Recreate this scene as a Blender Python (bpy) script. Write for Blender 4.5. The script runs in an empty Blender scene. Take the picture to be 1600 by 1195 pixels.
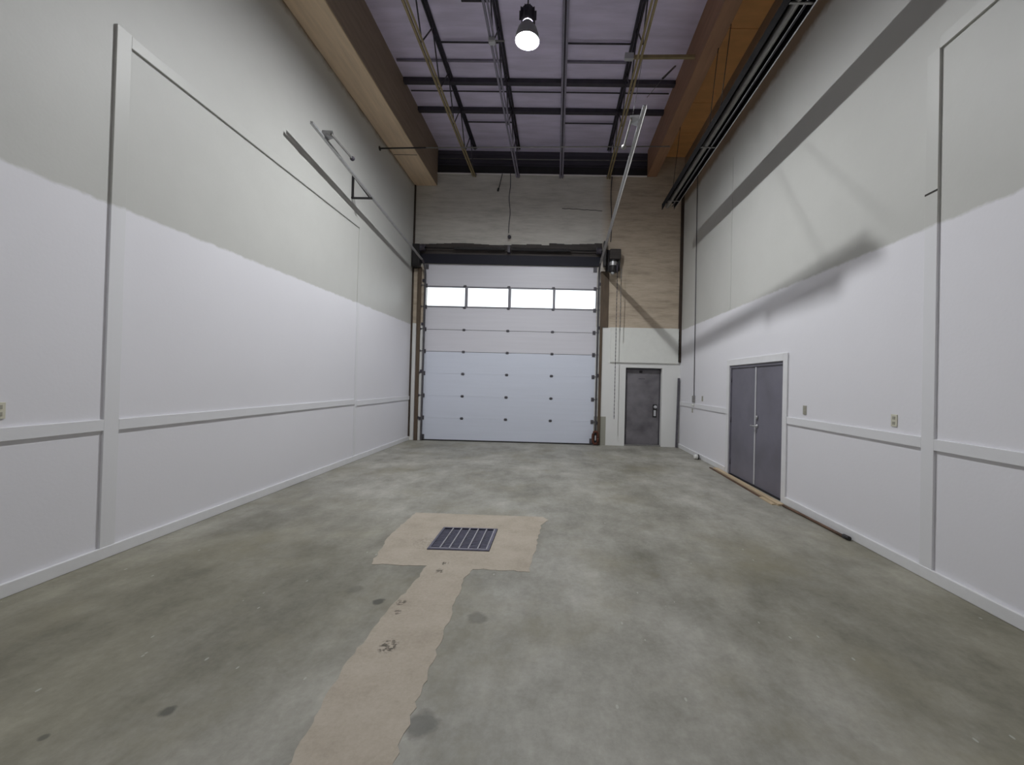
import bpy, bmesh, math, random
from mathutils import Vector, Matrix
random.seed(7)
S = bpy.context.scene
COL = S.collection

# ------------------------------------------------------------------ camera, world, exposure
cam_d = bpy.data.cameras.new('camera')
cam = bpy.data.objects.new('camera', cam_d); COL.objects.link(cam)
F, CX, CY = 658.45, 857.06, 590.98
YAW, PITCH, ROLL = 0.0179, 0.0093, 0.0249
cam_d.sensor_fit = 'HORIZONTAL'; cam_d.sensor_width = 36.0
cam_d.lens = F * 36.0 / 1600.0
cam_d.shift_x = -(CX - 800.0) / 1600.0
cam_d.shift_y = (CY - 597.5) / 1600.0
cam_d.clip_start = 0.05
_f = Vector((-math.sin(YAW) * math.cos(PITCH), math.cos(YAW) * math.cos(PITCH), math.sin(PITCH)))
_r = Vector((math.cos(YAW), math.sin(YAW), 0)); _u = _r.cross(_f)
_r2 = math.cos(ROLL) * _r + math.sin(ROLL) * _u; _u2 = -math.sin(ROLL) * _r + math.cos(ROLL) * _u
cam.matrix_world = Matrix(((_r2.x, _u2.x, -_f.x, 0), (_r2.y, _u2.y, -_f.y, 0), (_r2.z, _u2.z, -_f.z, 1.68), (0, 0, 0, 1)))
S.camera = cam

world = bpy.data.worlds.new('overcast_sky'); S.world = world; world.use_nodes = True
world.node_tree.nodes['Background'].inputs[0].default_value = (0.94, 0.97, 1.0, 1)
world.node_tree.nodes['Background'].inputs[1].default_value = 1.5

S.view_settings.view_transform = 'Standard'
S.view_settings.look = 'None'
S.view_settings.gamma = 1.0
S.view_settings.use_curve_mapping = False
S.view_settings.exposure = 0.63
S.cycles.use_denoising = True
S.cycles.max_bounces = 10
S.cycles.diffuse_bounces = 7
S.cycles.sample_clamp_indirect = 6.0
S.cycles.caustics_reflective = False
S.cycles.caustics_refractive = False
LAMP_STRENGTH = 2900.0
LAMP_COLOR = (0.965, 0.985, 1.0)

# ------------------------------------------------------------------ room numbers (metres)
XL, XR, YB, YR, ZC = -4.03, 3.38, 11.55, -4.5, 8.10

# ------------------------------------------------------------------ helpers
WORLD = {}

def bx(bm, x0, x1, y0, y1, z0, z1, bevel=0.0):
    vs = [bm.verts.new((x, y, z)) for x in (x0, x1) for y in (y0, y1) for z in (z0, z1)]
    fs = [bm.faces.new([vs[i] for i in q]) for q in
          ((0, 1, 3, 2), (4, 6, 7, 5), (0, 4, 5, 1), (2, 3, 7, 6), (0, 2, 6, 4), (1, 5, 7, 3))]
    if bevel > 0:
        es = list({e for f in fs for e in f.edges})
        bmesh.ops.bevel(bm, geom=es, offset=bevel, segments=2, affect='EDGES', profile=0.5)
    return vs

def frame_axes(d):
    d = d.normalized()
    a = Vector((0, 0, 1)) if abs(d.z) < 0.9 else Vector((1, 0, 0))
    u = d.cross(a).normalized(); v = d.cross(u).normalized()
    return u, v

def tube(bm, p, q, r, n=10, r2=None):
    p, q = Vector(p), Vector(q); u, v = frame_axes(q - p); r2 = r if r2 is None else r2
    a = [bm.verts.new(p + r * (math.cos(2 * math.pi * i / n) * u + math.sin(2 * math.pi * i / n) * v)) for i in range(n)]
    b = [bm.verts.new(q + r2 * (math.cos(2 * math.pi * i / n) * u + math.sin(2 * math.pi * i / n) * v)) for i in range(n)]
    for i in range(n):
        f = bm.faces.new((a[i], b[i], b[(i + 1) % n], a[(i + 1) % n])); f.smooth = True
    bm.faces.new(a); bm.faces.new(list(reversed(b)))

def pathtube(bm, pts, r, n=8):
    pts = [Vector(p) for p in pts]; rings = []
    for i, p in enumerate(pts):
        d = (pts[min(i + 1, len(pts) - 1)] - pts[max(i - 1, 0)])
        u, v = frame_axes(d)
        rings.append([bm.verts.new(p + r * (math.cos(2 * math.pi * k / n) * u + math.sin(2 * math.pi * k / n) * v)) for k in range(n)])
    for a, b in zip(rings, rings[1:]):
        for k in range(n):
            f = bm.faces.new((a[k], b[k], b[(k + 1) % n], a[(k + 1) % n])); f.smooth = True
    bm.faces.new(rings[0]); bm.faces.new(list(reversed(rings[-1])))

def bar(bm, p, q, w, h, side=None):
    """rectangular bar from p to q, w across 'side', h the other way"""
    p, q = Vector(p), Vector(q); d = (q - p).normalized()
    if side is None:
        u, v = frame_axes(d)
    else:
        u = Vector(side); u = (u - u.dot(d) * d).normalized(); v = d.cross(u)
    prof = [(-w / 2, -h / 2), (w / 2, -h / 2), (w / 2, h / 2), (-w / 2, h / 2)]
    a = [bm.verts.new(p + x * u + y * v) for x, y in prof]; b = [bm.verts.new(q + x * u + y * v) for x, y in prof]
    for i in range(4): bm.faces.new((a[i], b[i], b[(i + 1) % 4], a[(i + 1) % 4]))
    bm.faces.new(a); bm.faces.new(list(reversed(b)))

def sweep(bm, pts, prof, side):
    """closed profile (a along side, b along normal in the path plane) along a planar path"""
    pts = [Vector(p) for p in pts]; s = Vector(side).normalized(); rings = []
    for i, p in enumerate(pts):
        d = (pts[min(i + 1, len(pts) - 1)] - pts[max(i - 1, 0)]).normalized()
        n = s.cross(d).normalized()
        rings.append([bm.verts.new(p + a * s + b * n) for a, b in prof])
    m = len(prof)
    for a, b in zip(rings, rings[1:]):
        for k in range(m): bm.faces.new((a[k], b[k], b[(k + 1) % m], a[(k + 1) % m]))
    bm.faces.new(rings[0]); bm.faces.new(list(reversed(rings[-1])))

def lathe(bm, prof, c, n=24, axis='z', close=False):
    rings = []
    for r, h in prof:
        ring = []
        for i in range(n):
            a = 2 * math.pi * i / n
            o = (r * math.cos(a), r * math.sin(a), h)
            if axis == 'y': o = (o[0], o[2], o[1])
            if axis == 'x': o = (o[2], o[0], o[1])
            ring.append(bm.verts.new(Vector(c) + Vector(o)))
        rings.append(ring)
    for a, b in zip(rings, rings[1:]):
        for i in range(n):
            f = bm.faces.new((a[i], a[(i + 1) % n], b[(i + 1) % n], b[i])); f.smooth = True
    if close:
        bm.faces.new(list(reversed(rings[0]))); bm.faces.new(rings[-1])

def ball(bm, c, r, seg=16, rings=10, sz=1.0):
    g = bmesh.ops.create_uvsphere(bm, u_segments=seg, v_segments=rings, radius=r)
    for v in g['verts']:
        v.co.z *= sz; v.co += Vector(c)
        for f in v.link_faces: f.smooth = True

def slab(bm, axis, w0, w1, us, vs, holes):
    """thick plate between w0 (room side) and w1, u/v extents, rectangular holes (u0,u1,v0,v1) with reveals"""
    U = sorted({*us, *[h[0] for h in holes], *[h[1] for h in holes]})
    V = sorted({*vs, *[h[2] for h in holes], *[h[3] for h in holes]})
    def P(u, v, w):
        return {'x': (w, u, v), 'y': (u, w, v), 'z': (u, v, w)}[axis]
    cache = {}
    def vert(i, j, k):
        if (i, j, k) not in cache: cache[(i, j, k)] = bm.verts.new(P(U[i], V[j], (w0, w1)[k]))
        return cache[(i, j, k)]
    def solid(i, j):
        if not (0 <= i < len(U) - 1 and 0 <= j < len(V) - 1): return False
        cu, cv = (U[i] + U[i + 1]) / 2, (V[j] + V[j + 1]) / 2
        return not any(h[0] < cu < h[1] and h[2] < cv < h[3] for h in holes)
    for i in range(len(U) - 1):
        for j in range(len(V) - 1):
            if not solid(i, j): continue
            for k in (0, 1):
                bm.faces.new((vert(i, j, k), vert(i + 1, j, k), vert(i + 1, j + 1, k), vert(i, j + 1, k)))
            if not solid(i - 1, j): bm.faces.new((vert(i, j, 0), vert(i, j + 1, 0), vert(i, j + 1, 1), vert(i, j, 1)))
            if not solid(i + 1, j): bm.faces.new((vert(i + 1, j, 0), vert(i + 1, j + 1, 0), vert(i + 1, j + 1, 1), vert(i + 1, j, 1)))
            if not solid(i, j - 1): bm.faces.new((vert(i, j, 0), vert(i + 1, j, 0), vert(i + 1, j, 1), vert(i, j, 1)))
            if not solid(i, j + 1): bm.faces.new((vert(i, j + 1, 0), vert(i + 1, j + 1, 0), vert(i + 1, j + 1, 1), vert(i, j + 1, 1)))

def mk(name, bm, mat, parent=None, loc=None):
    """link a bmesh built in world coordinates as ONE object; its origin is loc, or its parent's origin"""
    base = Vector(WORLD[parent.name]) if parent else Vector(loc or (0, 0, 0))
    if loc and parent: base = Vector(loc)
    bmesh.ops.recalc_face_normals(bm, faces=bm.faces[:])
    bmesh.ops.translate(bm, verts=bm.verts[:], vec=-base)
    me = bpy.data.meshes.new(name); bm.to_mesh(me); bm.free()
    me.materials.append(mat)
    o = bpy.data.objects.new(name, me); COL.objects.link(o)
    if parent:
        o.parent = parent; o.location = base - Vector(WORLD[parent.name])
    else:
        o.location = base
    WORLD[o.name] = tuple(base)
    return o

def piece(name, mat, parent, *boxes, bevel=0.0, label=None):
    bm = bmesh.new()
    for b in boxes: bx(bm, *b, bevel=bevel)
    o = mk(name, bm, mat, parent)
    if label: o['label'] = label
    return o

def tag(o, label, cat, group=None, kind=None):
    o['label'] = label; o['category'] = cat
    if group: o['group'] = group
    if kind: o['kind'] = kind
    return o

def thing(name, loc, label, cat, group=None, kind=None):
    o = bpy.data.objects.new(name, None); COL.objects.link(o); o.location = loc
    o.empty_display_size = 0.1
    WORLD[o.name] = tuple(loc)
    return tag(o, label, cat, group, kind)

def struct_box(name, mat, label, cat, *boxes, bevel=0.0):
    bm = bmesh.new()
    for b in boxes: bx(bm, *b, bevel=bevel)
    return tag(mk(name, bm, mat), label, cat, None, 'structure')

# ------------------------------------------------------------------ materials
def srgb(r, g, b):
    return tuple((c / 255 / 12.92) if c / 255 <= 0.04045 else ((c / 255 + 0.055) / 1.055) ** 2.4 for c in (r, g, b)) + (1,)

class NB:
    def __init__(s, name):
        s.m = bpy.data.materials.new(name); s.m.use_nodes = True
        s.t = s.m.node_tree; s.bsdf = s.t.nodes['Principled BSDF']
    def n(s, typ, **kw):
        nd = s.t.nodes.new(typ)
        for k, v in kw.items():
            if k.startswith('i_'):
                nd.inputs[int(k[2:])].default_value = v
            else: setattr(nd, k, v)
        return nd
    def l(s, a, b): s.t.links.new(a, b)
    def math(s, op, a, b=None, c=None, clamp=False):
        nd = s.n('ShaderNodeMath', operation=op, use_clamp=clamp)
        for i, x in enumerate((a, b, c)):
            if x is None: continue
            if isinstance(x, (int, float)): nd.inputs[i].default_value = x
            else: s.l(x, nd.inputs[i])
        return nd.outputs[0]
    def pos(s):
        if not hasattr(s, '_p'):
            s._p = s.n('ShaderNodeNewGeometry').outputs['Position']
            sep = s.n('ShaderNodeSeparateXYZ'); s.l(s._p, sep.inputs[0]); s._x, s._y, s._z = sep.outputs
        return s._p
    def noise(s, scale, detail=4, rough=0.55, stretch=(1, 1, 1), off=(0, 0, 0)):
        mp = s.n('ShaderNodeMapping'); mp.inputs['Scale'].default_value = stretch; mp.inputs['Location'].default_value = off
        s.l(s.pos(), mp.inputs['Vector'])
        nd = s.n('ShaderNodeTexNoise'); nd.inputs['Scale'].default_value = scale
        nd.inputs['Detail'].default_value = detail; nd.inputs['Roughness'].default_value = rough
        s.l(mp.outputs[0], nd.inputs['Vector']); return nd.outputs['Fac']
    def ramp(s, fac, stops):
        r = s.n('ShaderNodeValToRGB'); e = r.color_ramp.elements
        while len(e) < len(stops): e.new(0.5)
        for el, (p, c) in zip(e, stops): el.position = p; el.color = c
        s.l(fac, r.inputs[0]); return r.outputs[0]
    def step(s, v, edge, w):
        """0 below edge, 1 above, soft width w"""
        return s.math('MULTIPLY_ADD', s.math('SUBTRACT', v, edge), 1.0 / w, 0.5, clamp=True)
    def mix(s, f, a, b, blend='MIX'):
        nd = s.n('ShaderNodeMix', data_type='RGBA', blend_type=blend)
        for sock, x in ((nd.inputs[0], f), (nd.inputs[6], a), (nd.inputs[7], b)):
            if isinstance(x, (int, float)): sock.default_value = x
            elif isinstance(x, tuple): sock.default_value = x
            else: s.l(x, sock)
        return nd.outputs[2]
    def bump(s, h, strength, dist=0.01):
        b = s.n('ShaderNodeBump'); b.inputs['Strength'].default_value = strength; b.inputs['Distance'].default_value = dist
        s.l(h, b.inputs['Height']); s.l(b.outputs[0], s.bsdf.inputs['Normal'])
    def out(s, col, rough=0.6, metal=0.0, spec=0.5):
        if isinstance(col, tuple): s.bsdf.inputs['Base Color'].default_value = col
        else: s.l(col, s.bsdf.inputs['Base Color'])
        if isinstance(rough, (int, float)): s.bsdf.inputs['Roughness'].default_value = rough
        else: s.l(rough, s.bsdf.inputs['Roughness'])
        s.bsdf.inputs['Metallic'].default_value = metal
        s.bsdf.inputs['Specular IOR Level'].default_value = spec
        return s.m

def simple(name, col, rough=0.5, metal=0.0, var=0.12, scale=6.0, spec=0.5, stretch=(1, 1, 1), bump=0.0):
    b = NB(name)
    nz = b.noise(scale, 5, 0.6, stretch)
    lo = tuple(c * (1 - var) for c in col[:3]) + (1,); hi = tuple(min(1, c * (1 + var)) for c in col[:3]) + (1,)
    c = b.ramp(nz, [(0.3, lo), (0.7, hi)])
    if bump: b.bump(nz, bump)
    return b.out(c, rough, metal, spec)

WHITE = srgb(226, 225, 230); OFFWHITE = srgb(216, 217, 211); BROWN_TAN = srgb(150, 132, 112)

def wall_paint(name, brown_z, axis_y=True):
    b = NB(name); b.pos()
    edge = b.noise(1.3, 4, 0.6, off=(3, 1, 2)); edge2 = b.noise(9, 3)
    zz = b.math('ADD', b._z, b.math('MULTIPLY', b.math('SUBTRACT', edge2, 0.5), 0.05))
    up = b.step(zz, 3.18, 0.03)
    c = b.mix(b.noise(0.7, 5, 0.6), srgb(224, 223, 228), srgb(231, 230, 235))
    cu = b.mix(b.noise(1.1, 6, 0.65, off=(9, 4, 1)), srgb(186, 186, 182), srgb(199, 199, 195))
    c = b.mix(up, c, cu)
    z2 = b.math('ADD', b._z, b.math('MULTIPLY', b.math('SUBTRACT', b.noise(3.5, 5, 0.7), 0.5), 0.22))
    c = b.mix(b.step(z2, brown_z, 0.12), c, b.mix(edge, srgb(120, 104, 88), srgb(150, 132, 112)))  # brown-tan above the given height, with a ragged edge
    b.bump(b.math('ADD', b.noise(35, 3, 0.5), b.math('MULTIPLY', b.noise(4, 3), 1.5)), 0.12, 0.006)
    return b.out(c, 0.5, 0, 0.35)

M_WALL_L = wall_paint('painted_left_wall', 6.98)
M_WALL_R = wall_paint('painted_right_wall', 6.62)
M_TRIM = simple('white_trim_paint', srgb(224, 224, 226), 0.45, var=0.03)
M_TRIM_UP = None

def trim_mat():
    b = NB('trim_paint_by_height'); b.pos()
    up = b.step(b.math('ADD', b._z, b.math('MULTIPLY', b.math('SUBTRACT', b.noise(9, 3), 0.5), 0.05)), 3.18, 0.03)
    c = b.mix(up, srgb(224, 224, 227), srgb(192, 192, 188))
    b.bump(b.noise(30, 3), 0.1, 0.004)
    return b.out(c, 0.45, 0, 0.4)
M_TRIMH = trim_mat()

def back_wall():
    b = NB('streaked_concrete_back_wall'); b.pos()
    st = b.noise(2.2, 6, 0.65, stretch=(0.6, 1, 3.2)); st2 = b.noise(8, 6, 0.75, stretch=(0.3, 1, 3.5), off=(5, 0, 3))
    f = b.math('ADD', b.math('MULTIPLY', st, 0.6), b.math('MULTIPLY', st2, 0.4))
    grey = b.ramp(f, [(0.3, srgb(168, 165, 158)), (0.5, srgb(196, 192, 185)), (0.7, srgb(212, 208, 201))])
    tan = b.ramp(f, [(0.3, srgb(150, 137, 121)), (0.5, srgb(184, 170, 152)), (0.7, srgb(202, 189, 171))])
    xe = b.math('ADD', b._x, b.math('MULTIPLY', b.math('SUBTRACT', b.noise(1.5, 3), 0.5), 0.15))
    right = b.step(xe, 1.25, 0.25)
    left = b.math('MULTIPLY', b.math('SUBTRACT', 1.0, b.step(xe, -3.7, 0.05)), b.math('SUBTRACT', 1.0, b.step(b._z, 4.8, 0.1)))
    c = b.mix(right, grey, tan)
    c = b.mix(left, c, tan)
    ze = b.math('ADD', b._z, b.math('MULTIPLY', b.math('SUBTRACT', b.noise(7, 4), 0.5), 0.06))
    low = b.math('SUBTRACT', 1.0, b.step(ze, 3.22, 0.025))
    bare = b.math('MULTIPLY', b.math('SUBTRACT', 1.0, b.step(b._x, 1.385, 0.01)), b.math('SUBTRACT', 1.0, b.step(b._z, 0.78, 0.02)))
    bare = b.math('MULTIPLY', bare, b.step(b._x, 1.0, 0.01))
    low = b.math('MULTIPLY', low, b.math('SUBTRACT', 1.0, bare))
    white = b.mix(b.noise(1.2, 4), srgb(216, 217, 214), srgb(228, 228, 227))
    c = b.mix(bare, c, srgb(158, 157, 146))
    c = b.mix(low, c, white)
    hb = b.math('MULTIPLY', f, b.math('SUBTRACT', 1.0, b.math('MULTIPLY', low, 0.8)))
    b.bump(hb, 0.3, 0.015)
    return b.out(c, 0.8, 0, 0.3)
M_BACK = back_wall()

def floor_mat():
    b = NB('worn_concrete_floor'); b.pos()
    a = b.noise(0.55, 7, 0.6, stretch=(1, 0.8, 1)); c2 = b.noise(1.7, 7, 0.68, stretch=(1, 0.7, 1), off=(4, 7, 0)); fine = b.noise(24, 4, 0.7)
    c3 = b.noise(4.5, 6, 0.7, stretch=(1, 0.6, 1), off=(1, 9, 0))
    f = b.math('ADD', b.math('ADD', b.math('MULTIPLY', a, 0.38), b.math('MULTIPLY', c2, 0.36)), b.math('ADD', b.math('MULTIPLY', fine, 0.1), b.math('MULTIPLY', c3, 0.16)))
    c = b.ramp(f, [(0.38, srgb(112, 110, 99)), (0.46, srgb(138, 136, 126)), (0.53, srgb(159, 157, 148)), (0.62, srgb(184, 182, 173))])
    # olive darkening on the near floor, left and right of the middle
    side = b.step(b.math('ADD', b.math('ABSOLUTE', b.math('SUBTRACT', b._x, 0.1)), b.math('MULTIPLY', b.math('SUBTRACT', b.noise(0.8, 4), 0.5), 3.0)), 1.7, 1.8)
    side = b.math('MULTIPLY', side, b.math('SUBTRACT', 1.0, b.step(b.math('ADD', b._y, b.math('MULTIPLY', b.math('SUBTRACT', b.noise(0.9, 5, off=(5, 5, 0)), 0.5), 4.0)), 4.6, 3.0)))
    c = b.mix(b.math('MULTIPLY', side, 0.8), c, b.mix(1.0, c, srgb(206, 203, 184), 'MULTIPLY'))
    oc = b.ramp(b.noise(0.9, 6, 0.65, off=(11, 3, 0)), [(0.5, (0, 0, 0, 1)), (0.72, (0.55, 0.55, 0.55, 1))])
    c = b.mix(oc, c, srgb(134, 128, 104))
    # black drips and boot marks that lie on the slab
    def spot(x, y, r, amt, c):
        d = b.math('SQRT', b.math('ADD', b.math('POWER', b.math('SUBTRACT', b._x, x), 2.0), b.math('POWER', b.math('SUBTRACT', b._y, y), 2.0)))
        d = b.math('ADD', d, b.math('MULTIPLY', b.math('SUBTRACT', b.noise(14, 3), 0.5), r * 1.2))
        return b.mix(b.math('MULTIPLY', b.math('SUBTRACT', 1.0, b.step(d, r, r * 0.5)), amt), c, srgb(58, 58, 54))
    for x, y, r, amt in ((-1.29, 3.16, 0.04, .75), (-0.62, 2.06, 0.075, .55), (-0.52, 2.99, 0.07, .4), (-1.89, 2.08, 0.035, .65), (-1.55, 3.33, 0.06, .3), (-2.3, 1.9, .02, .6)):
        c = spot(x, y, r, amt, c)
    v = b.n('ShaderNodeTexVoronoi'); v.inputs['Scale'].default_value = 5.0
    mp = b.n('ShaderNodeMapping'); mp.inputs['Rotation'].default_value = (0, 0, 0.5); mp.inputs['Scale'].default_value = (1.7, 0.8, 1)
    b.l(b.pos(), mp.inputs[0]); b.l(mp.outputs[0], v.inputs['Vector'])
    speck = b.math('LESS_THAN', v.outputs['Distance'], 0.06)
    keep = b.math('GREATER_THAN', b.noise(1.3, 2, off=(2, 2, 2)), 0.52)
    c = b.mix(b.math('MULTIPLY', b.math('MULTIPLY', speck, keep), 0.55), c, srgb(190, 190, 182))
    b.bump(b.math('ADD', c2, b.math('MULTIPLY', fine, 0.4)), 0.06, 0.01)
    r = b.math('MULTIPLY_ADD', a, 0.25, 0.38)
    return b.out(c, r, 0, 0.45)
M_FLOOR = floor_mat()

def patch_mat():
    b = NB('tan_new_concrete'); b.pos()
    f = b.math('ADD', b.math('MULTIPLY', b.noise(3, 6, 0.65), 0.65), b.math('MULTIPLY', b.noise(40, 4, 0.7), 0.35))
    c = b.ramp(f, [(0.3, srgb(160, 150, 135)), (0.5, srgb(178, 168, 153)), (0.7, srgb(190, 181, 167))])
    def spot(x, y, r, amt, c):
        d = b.math('SQRT', b.math('ADD', b.math('POWER', b.math('SUBTRACT', b._x, x), 2.0), b.math('POWER', b.math('MULTIPLY', b.math('SUBTRACT', b._y, y), 0.8), 2.0)))
        m = b.math('SUBTRACT', 1.0, b.step(d, r, r * 0.4))
        m = b.math('MULTIPLY', m, b.step(b.noise(38, 3, 0.6), 0.52, 0.1))
        return b.mix(b.math('MULTIPLY', m, amt), c, srgb(62, 58, 50))
    for x, y, r, amt in ((-1.01, 2.64, 0.055, .8), (-0.98, 3.69, 0.035, .8), (-1.12, 3.16, 0.035, .7), (-1.1, 3.02, 0.03, .6), (-0.97, 3.85, 0.03, .8), (-1.3, 4.3, .12, .2)):
        c = spot(x, y, r, amt, c)
    b.bump(f, 0.08, 0.01)
    return b.out(c, 0.75, 0, 0.3)
M_PATCH = patch_mat()

M_DECK = simple('purple_grey_roof_insulation', srgb(224, 215, 241), 0.5, var=0.14, scale=1.5, stretch=(0.5, 3, 1))
M_UPPER = simple('dark_metal_siding', srgb(76, 72, 84), 0.55, var=0.2, scale=2, stretch=(0.5, 1, 8))
M_STEEL_DK = simple('dark_painted_steel', srgb(62, 58, 68), 0.5, var=0.2)
M_STEEL_PURP = simple('grey_joist_steel', srgb(128, 122, 138), 0.45, var=0.15)
M_OCHRE = simple('ochre_steel', srgb(142, 126, 92), 0.45, var=0.2)  # ochre tone of two lower chords and the strut
M_BLACK = simple('black_iron', srgb(34, 32, 34), 0.5, var=0.25)
M_MATTE = simple('matte_black_sheet', srgb(20, 19, 20), 0.9, var=0.2, spec=0.1)
M_NAVY = simple('navy_black_shade', srgb(12, 12, 30), 0.7, var=0.15)
M_LINTEL = simple('sooty_steel_lintel', srgb(58, 52, 50), 0.7, var=0.35, scale=3, stretch=(0.6, 1, 4))
M_FLASH = simple('pale_ledge_angle', srgb(225, 221, 220), 0.4, var=0.05)
M_GALV = simple('galvanised_steel', srgb(176, 176, 178), 0.35, metal=0.55, var=0.12, scale=14)
M_GALV_DULL = simple('dull_galvanised_steel', srgb(140, 138, 136), 0.4, metal=0.4, var=0.15, scale=10)
M_TRACK = simple('dark_grey_track_steel', srgb(84, 82, 86), 0.45, metal=0.3, var=0.2)
M_BROWN = simple('brown_door_post', srgb(86, 72, 58), 0.7, var=0.25, scale=4, stretch=(3, 3, 0.5))
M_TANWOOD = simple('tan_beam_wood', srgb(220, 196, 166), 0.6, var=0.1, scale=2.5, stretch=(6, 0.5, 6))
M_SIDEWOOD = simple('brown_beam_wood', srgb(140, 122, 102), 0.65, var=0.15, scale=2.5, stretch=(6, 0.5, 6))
M_ORANGE = simple('orange_brown_soffit_board', srgb(236, 178, 116), 0.55, var=0.1, scale=1.6, stretch=(1, 3, 1))
M_REDWOOD = simple('reddish_brown_beam', srgb(150, 112, 86), 0.6, var=0.15, scale=2.5, stretch=(6, 0.5, 6))
M_PANEL_LO = simple('bluish_white_door_paint', srgb(212, 217, 230), 0.4, var=0.02, scale=2, stretch=(0.3, 1, 6), bump=0.04)
M_PANEL_HI = simple('greyer_white_door_paint', srgb(210, 209, 216), 0.4, var=0.03, scale=2, stretch=(0.3, 1, 8), bump=0.08)
M_WINFRAME = simple('grey_window_frame', srgb(128, 127, 134), 0.4, var=0.1)
M_HINGE = simple('grey_hinge_steel', srgb(92, 90, 96), 0.4, metal=0.3, var=0.2)
M_RUST = simple('rusty_orange_steel', srgb(86, 48, 34), 0.8, var=0.4, scale=18)
M_ALU = simple('polished_aluminium', srgb(190, 190, 195), 0.22, metal=0.9, var=0.05)
M_PALE = simple('pale_grey_paint', srgb(186, 186, 190), 0.4, var=0.05)
M_OUTLET = simple('ivory_plastic', srgb(208, 205, 188), 0.4, var=0.04)
M_OUTLETD = simple('grey_socket_plastic', srgb(160, 157, 144), 0.4, var=0.06)
M_WHITE = simple('white_plastic', srgb(226, 226, 222), 0.35, var=0.03)
M_BOARD = simple('tan_softwood_board', srgb(196, 176, 146), 0.7, var=0.15, scale=5, stretch=(8, 0.6, 8))
M_STICK = simple('dark_brown_stick', srgb(98, 74, 58), 0.65, var=0.4, scale=5, stretch=(1, 1, 1))
M_GRATE = simple('blue_grey_grate_steel', srgb(96, 95, 112), 0.45, metal=0.3, var=0.2, scale=20)
M_GRATE_LT = simple('worn_bright_grate_bar', srgb(168, 166, 172), 0.4, metal=0.3, var=0.12, scale=20)
M_PIT = simple('dark_sump_concrete', srgb(48, 46, 50), 0.9, var=0.2)
M_CORNER = simple('dark_corner_board', srgb(58, 46, 38), 0.7, var=0.3, scale=5)  # dark brown of the far corner strips
M_CRACK = simple('dark_joint', srgb(52, 48, 44), 0.8)

def door_mat(name, c0, c1, dark, scuff):
    b = NB(name); b.pos()
    c = b.mix(b.noise(2.2, 5, 0.6), c0, c1)
    s = b.ramp(b.noise(1.8, 4, 0.5, stretch=(1, 1, 1.2), off=(1, 5, 8)), [(0.4, (0, 0, 0, 1)), (0.75, (1, 1, 1, 1))])
    c = b.mix(b.math('MULTIPLY', s, scuff), c, dark)
    return b.out(c, 0.42, 0.0, 0.45)
M_SDOOR = door_mat('scuffed_grey_steel_door', srgb(112, 109, 114), srgb(132, 129, 133), srgb(66, 63, 68), 0.8)
M_DDOOR = door_mat('purple_grey_steel_door', srgb(108, 106, 118), srgb(122, 120, 132), srgb(90, 87, 94), 0.5)
M_FRAME_DK = simple('dark_grey_door_frame', srgb(72, 69, 76), 0.5, var=0.1)

def glass_mat():
    m = bpy.data.materials.new('clear_window_glass'); m.use_nodes = True; t = m.node_tree
    for n in list(t.nodes):
        if n.type != 'OUTPUT_MATERIAL': t.nodes.remove(n)
    tr = t.nodes.new('ShaderNodeBsdfTransparent'); tr.inputs[0].default_value = (0.95, 0.97, 0.98, 1)
    gl = t.nodes.new('ShaderNodeBsdfGlossy'); gl.inputs['Roughness'].default_value = 0.05
    fr = t.nodes.new('ShaderNodeFresnel'); mx = t.nodes.new('ShaderNodeMixShader')
    t.links.new(fr.outputs[0], mx.inputs[0]); t.links.new(tr.outputs[0], mx.inputs[1]); t.links.new(gl.outputs[0], mx.inputs[2])
    t.links.new(mx.outputs[0], t.nodes['Material Output'].inputs[0])
    return m
M_GLASS = glass_mat()

def lamp_mat(k=1.0):
    m = bpy.data.materials.new('lit_lamp_globe'); m.use_nodes = True; t = m.node_tree
    for n in list(t.nodes):
        if n.type != 'OUTPUT_MATERIAL': t.nodes.remove(n)
    e = t.nodes.new('ShaderNodeEmission'); e.inputs[0].default_value = LAMP_COLOR + (1,); e.inputs[1].default_value = LAMP_STRENGTH * k
    t.links.new(e.outputs[0], t.nodes['Material Output'].inputs[0]); return m
M_LAMP = lamp_mat()
M_LAMP_FILL = lamp_mat(0.25)
M_REFL = simple('dull_lamp_reflector', srgb(150, 150, 152), 0.6, metal=0.0, var=0.05)

# ------------------------------------------------------------------ room shell
DX0, DX1, DTOP = -3.70, 1.06, 4.88            # overhead door opening
PX0, PX1, PTOP = 1.90, 2.89, 2.135            # personnel door opening
QY0, QY1, QTOP = 6.30, 8.24, 2.085            # double door opening in the right wall
GX0, GX1, GY0, GY1 = -1.235, -0.615, 4.145, 4.775   # drain pit

bm = bmesh.new(); slab(bm, 'z', 0.0, -0.25, (XL - 0.3, XR + 0.3), (YR - 0.3, YB + 0.6), [(GX0, GX1, GY0, GY1)])
floor = tag(mk('floor', bm, M_FLOOR), 'worn grey green mottled concrete floor slab of the whole bay', 'floor', None, 'structure')

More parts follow.
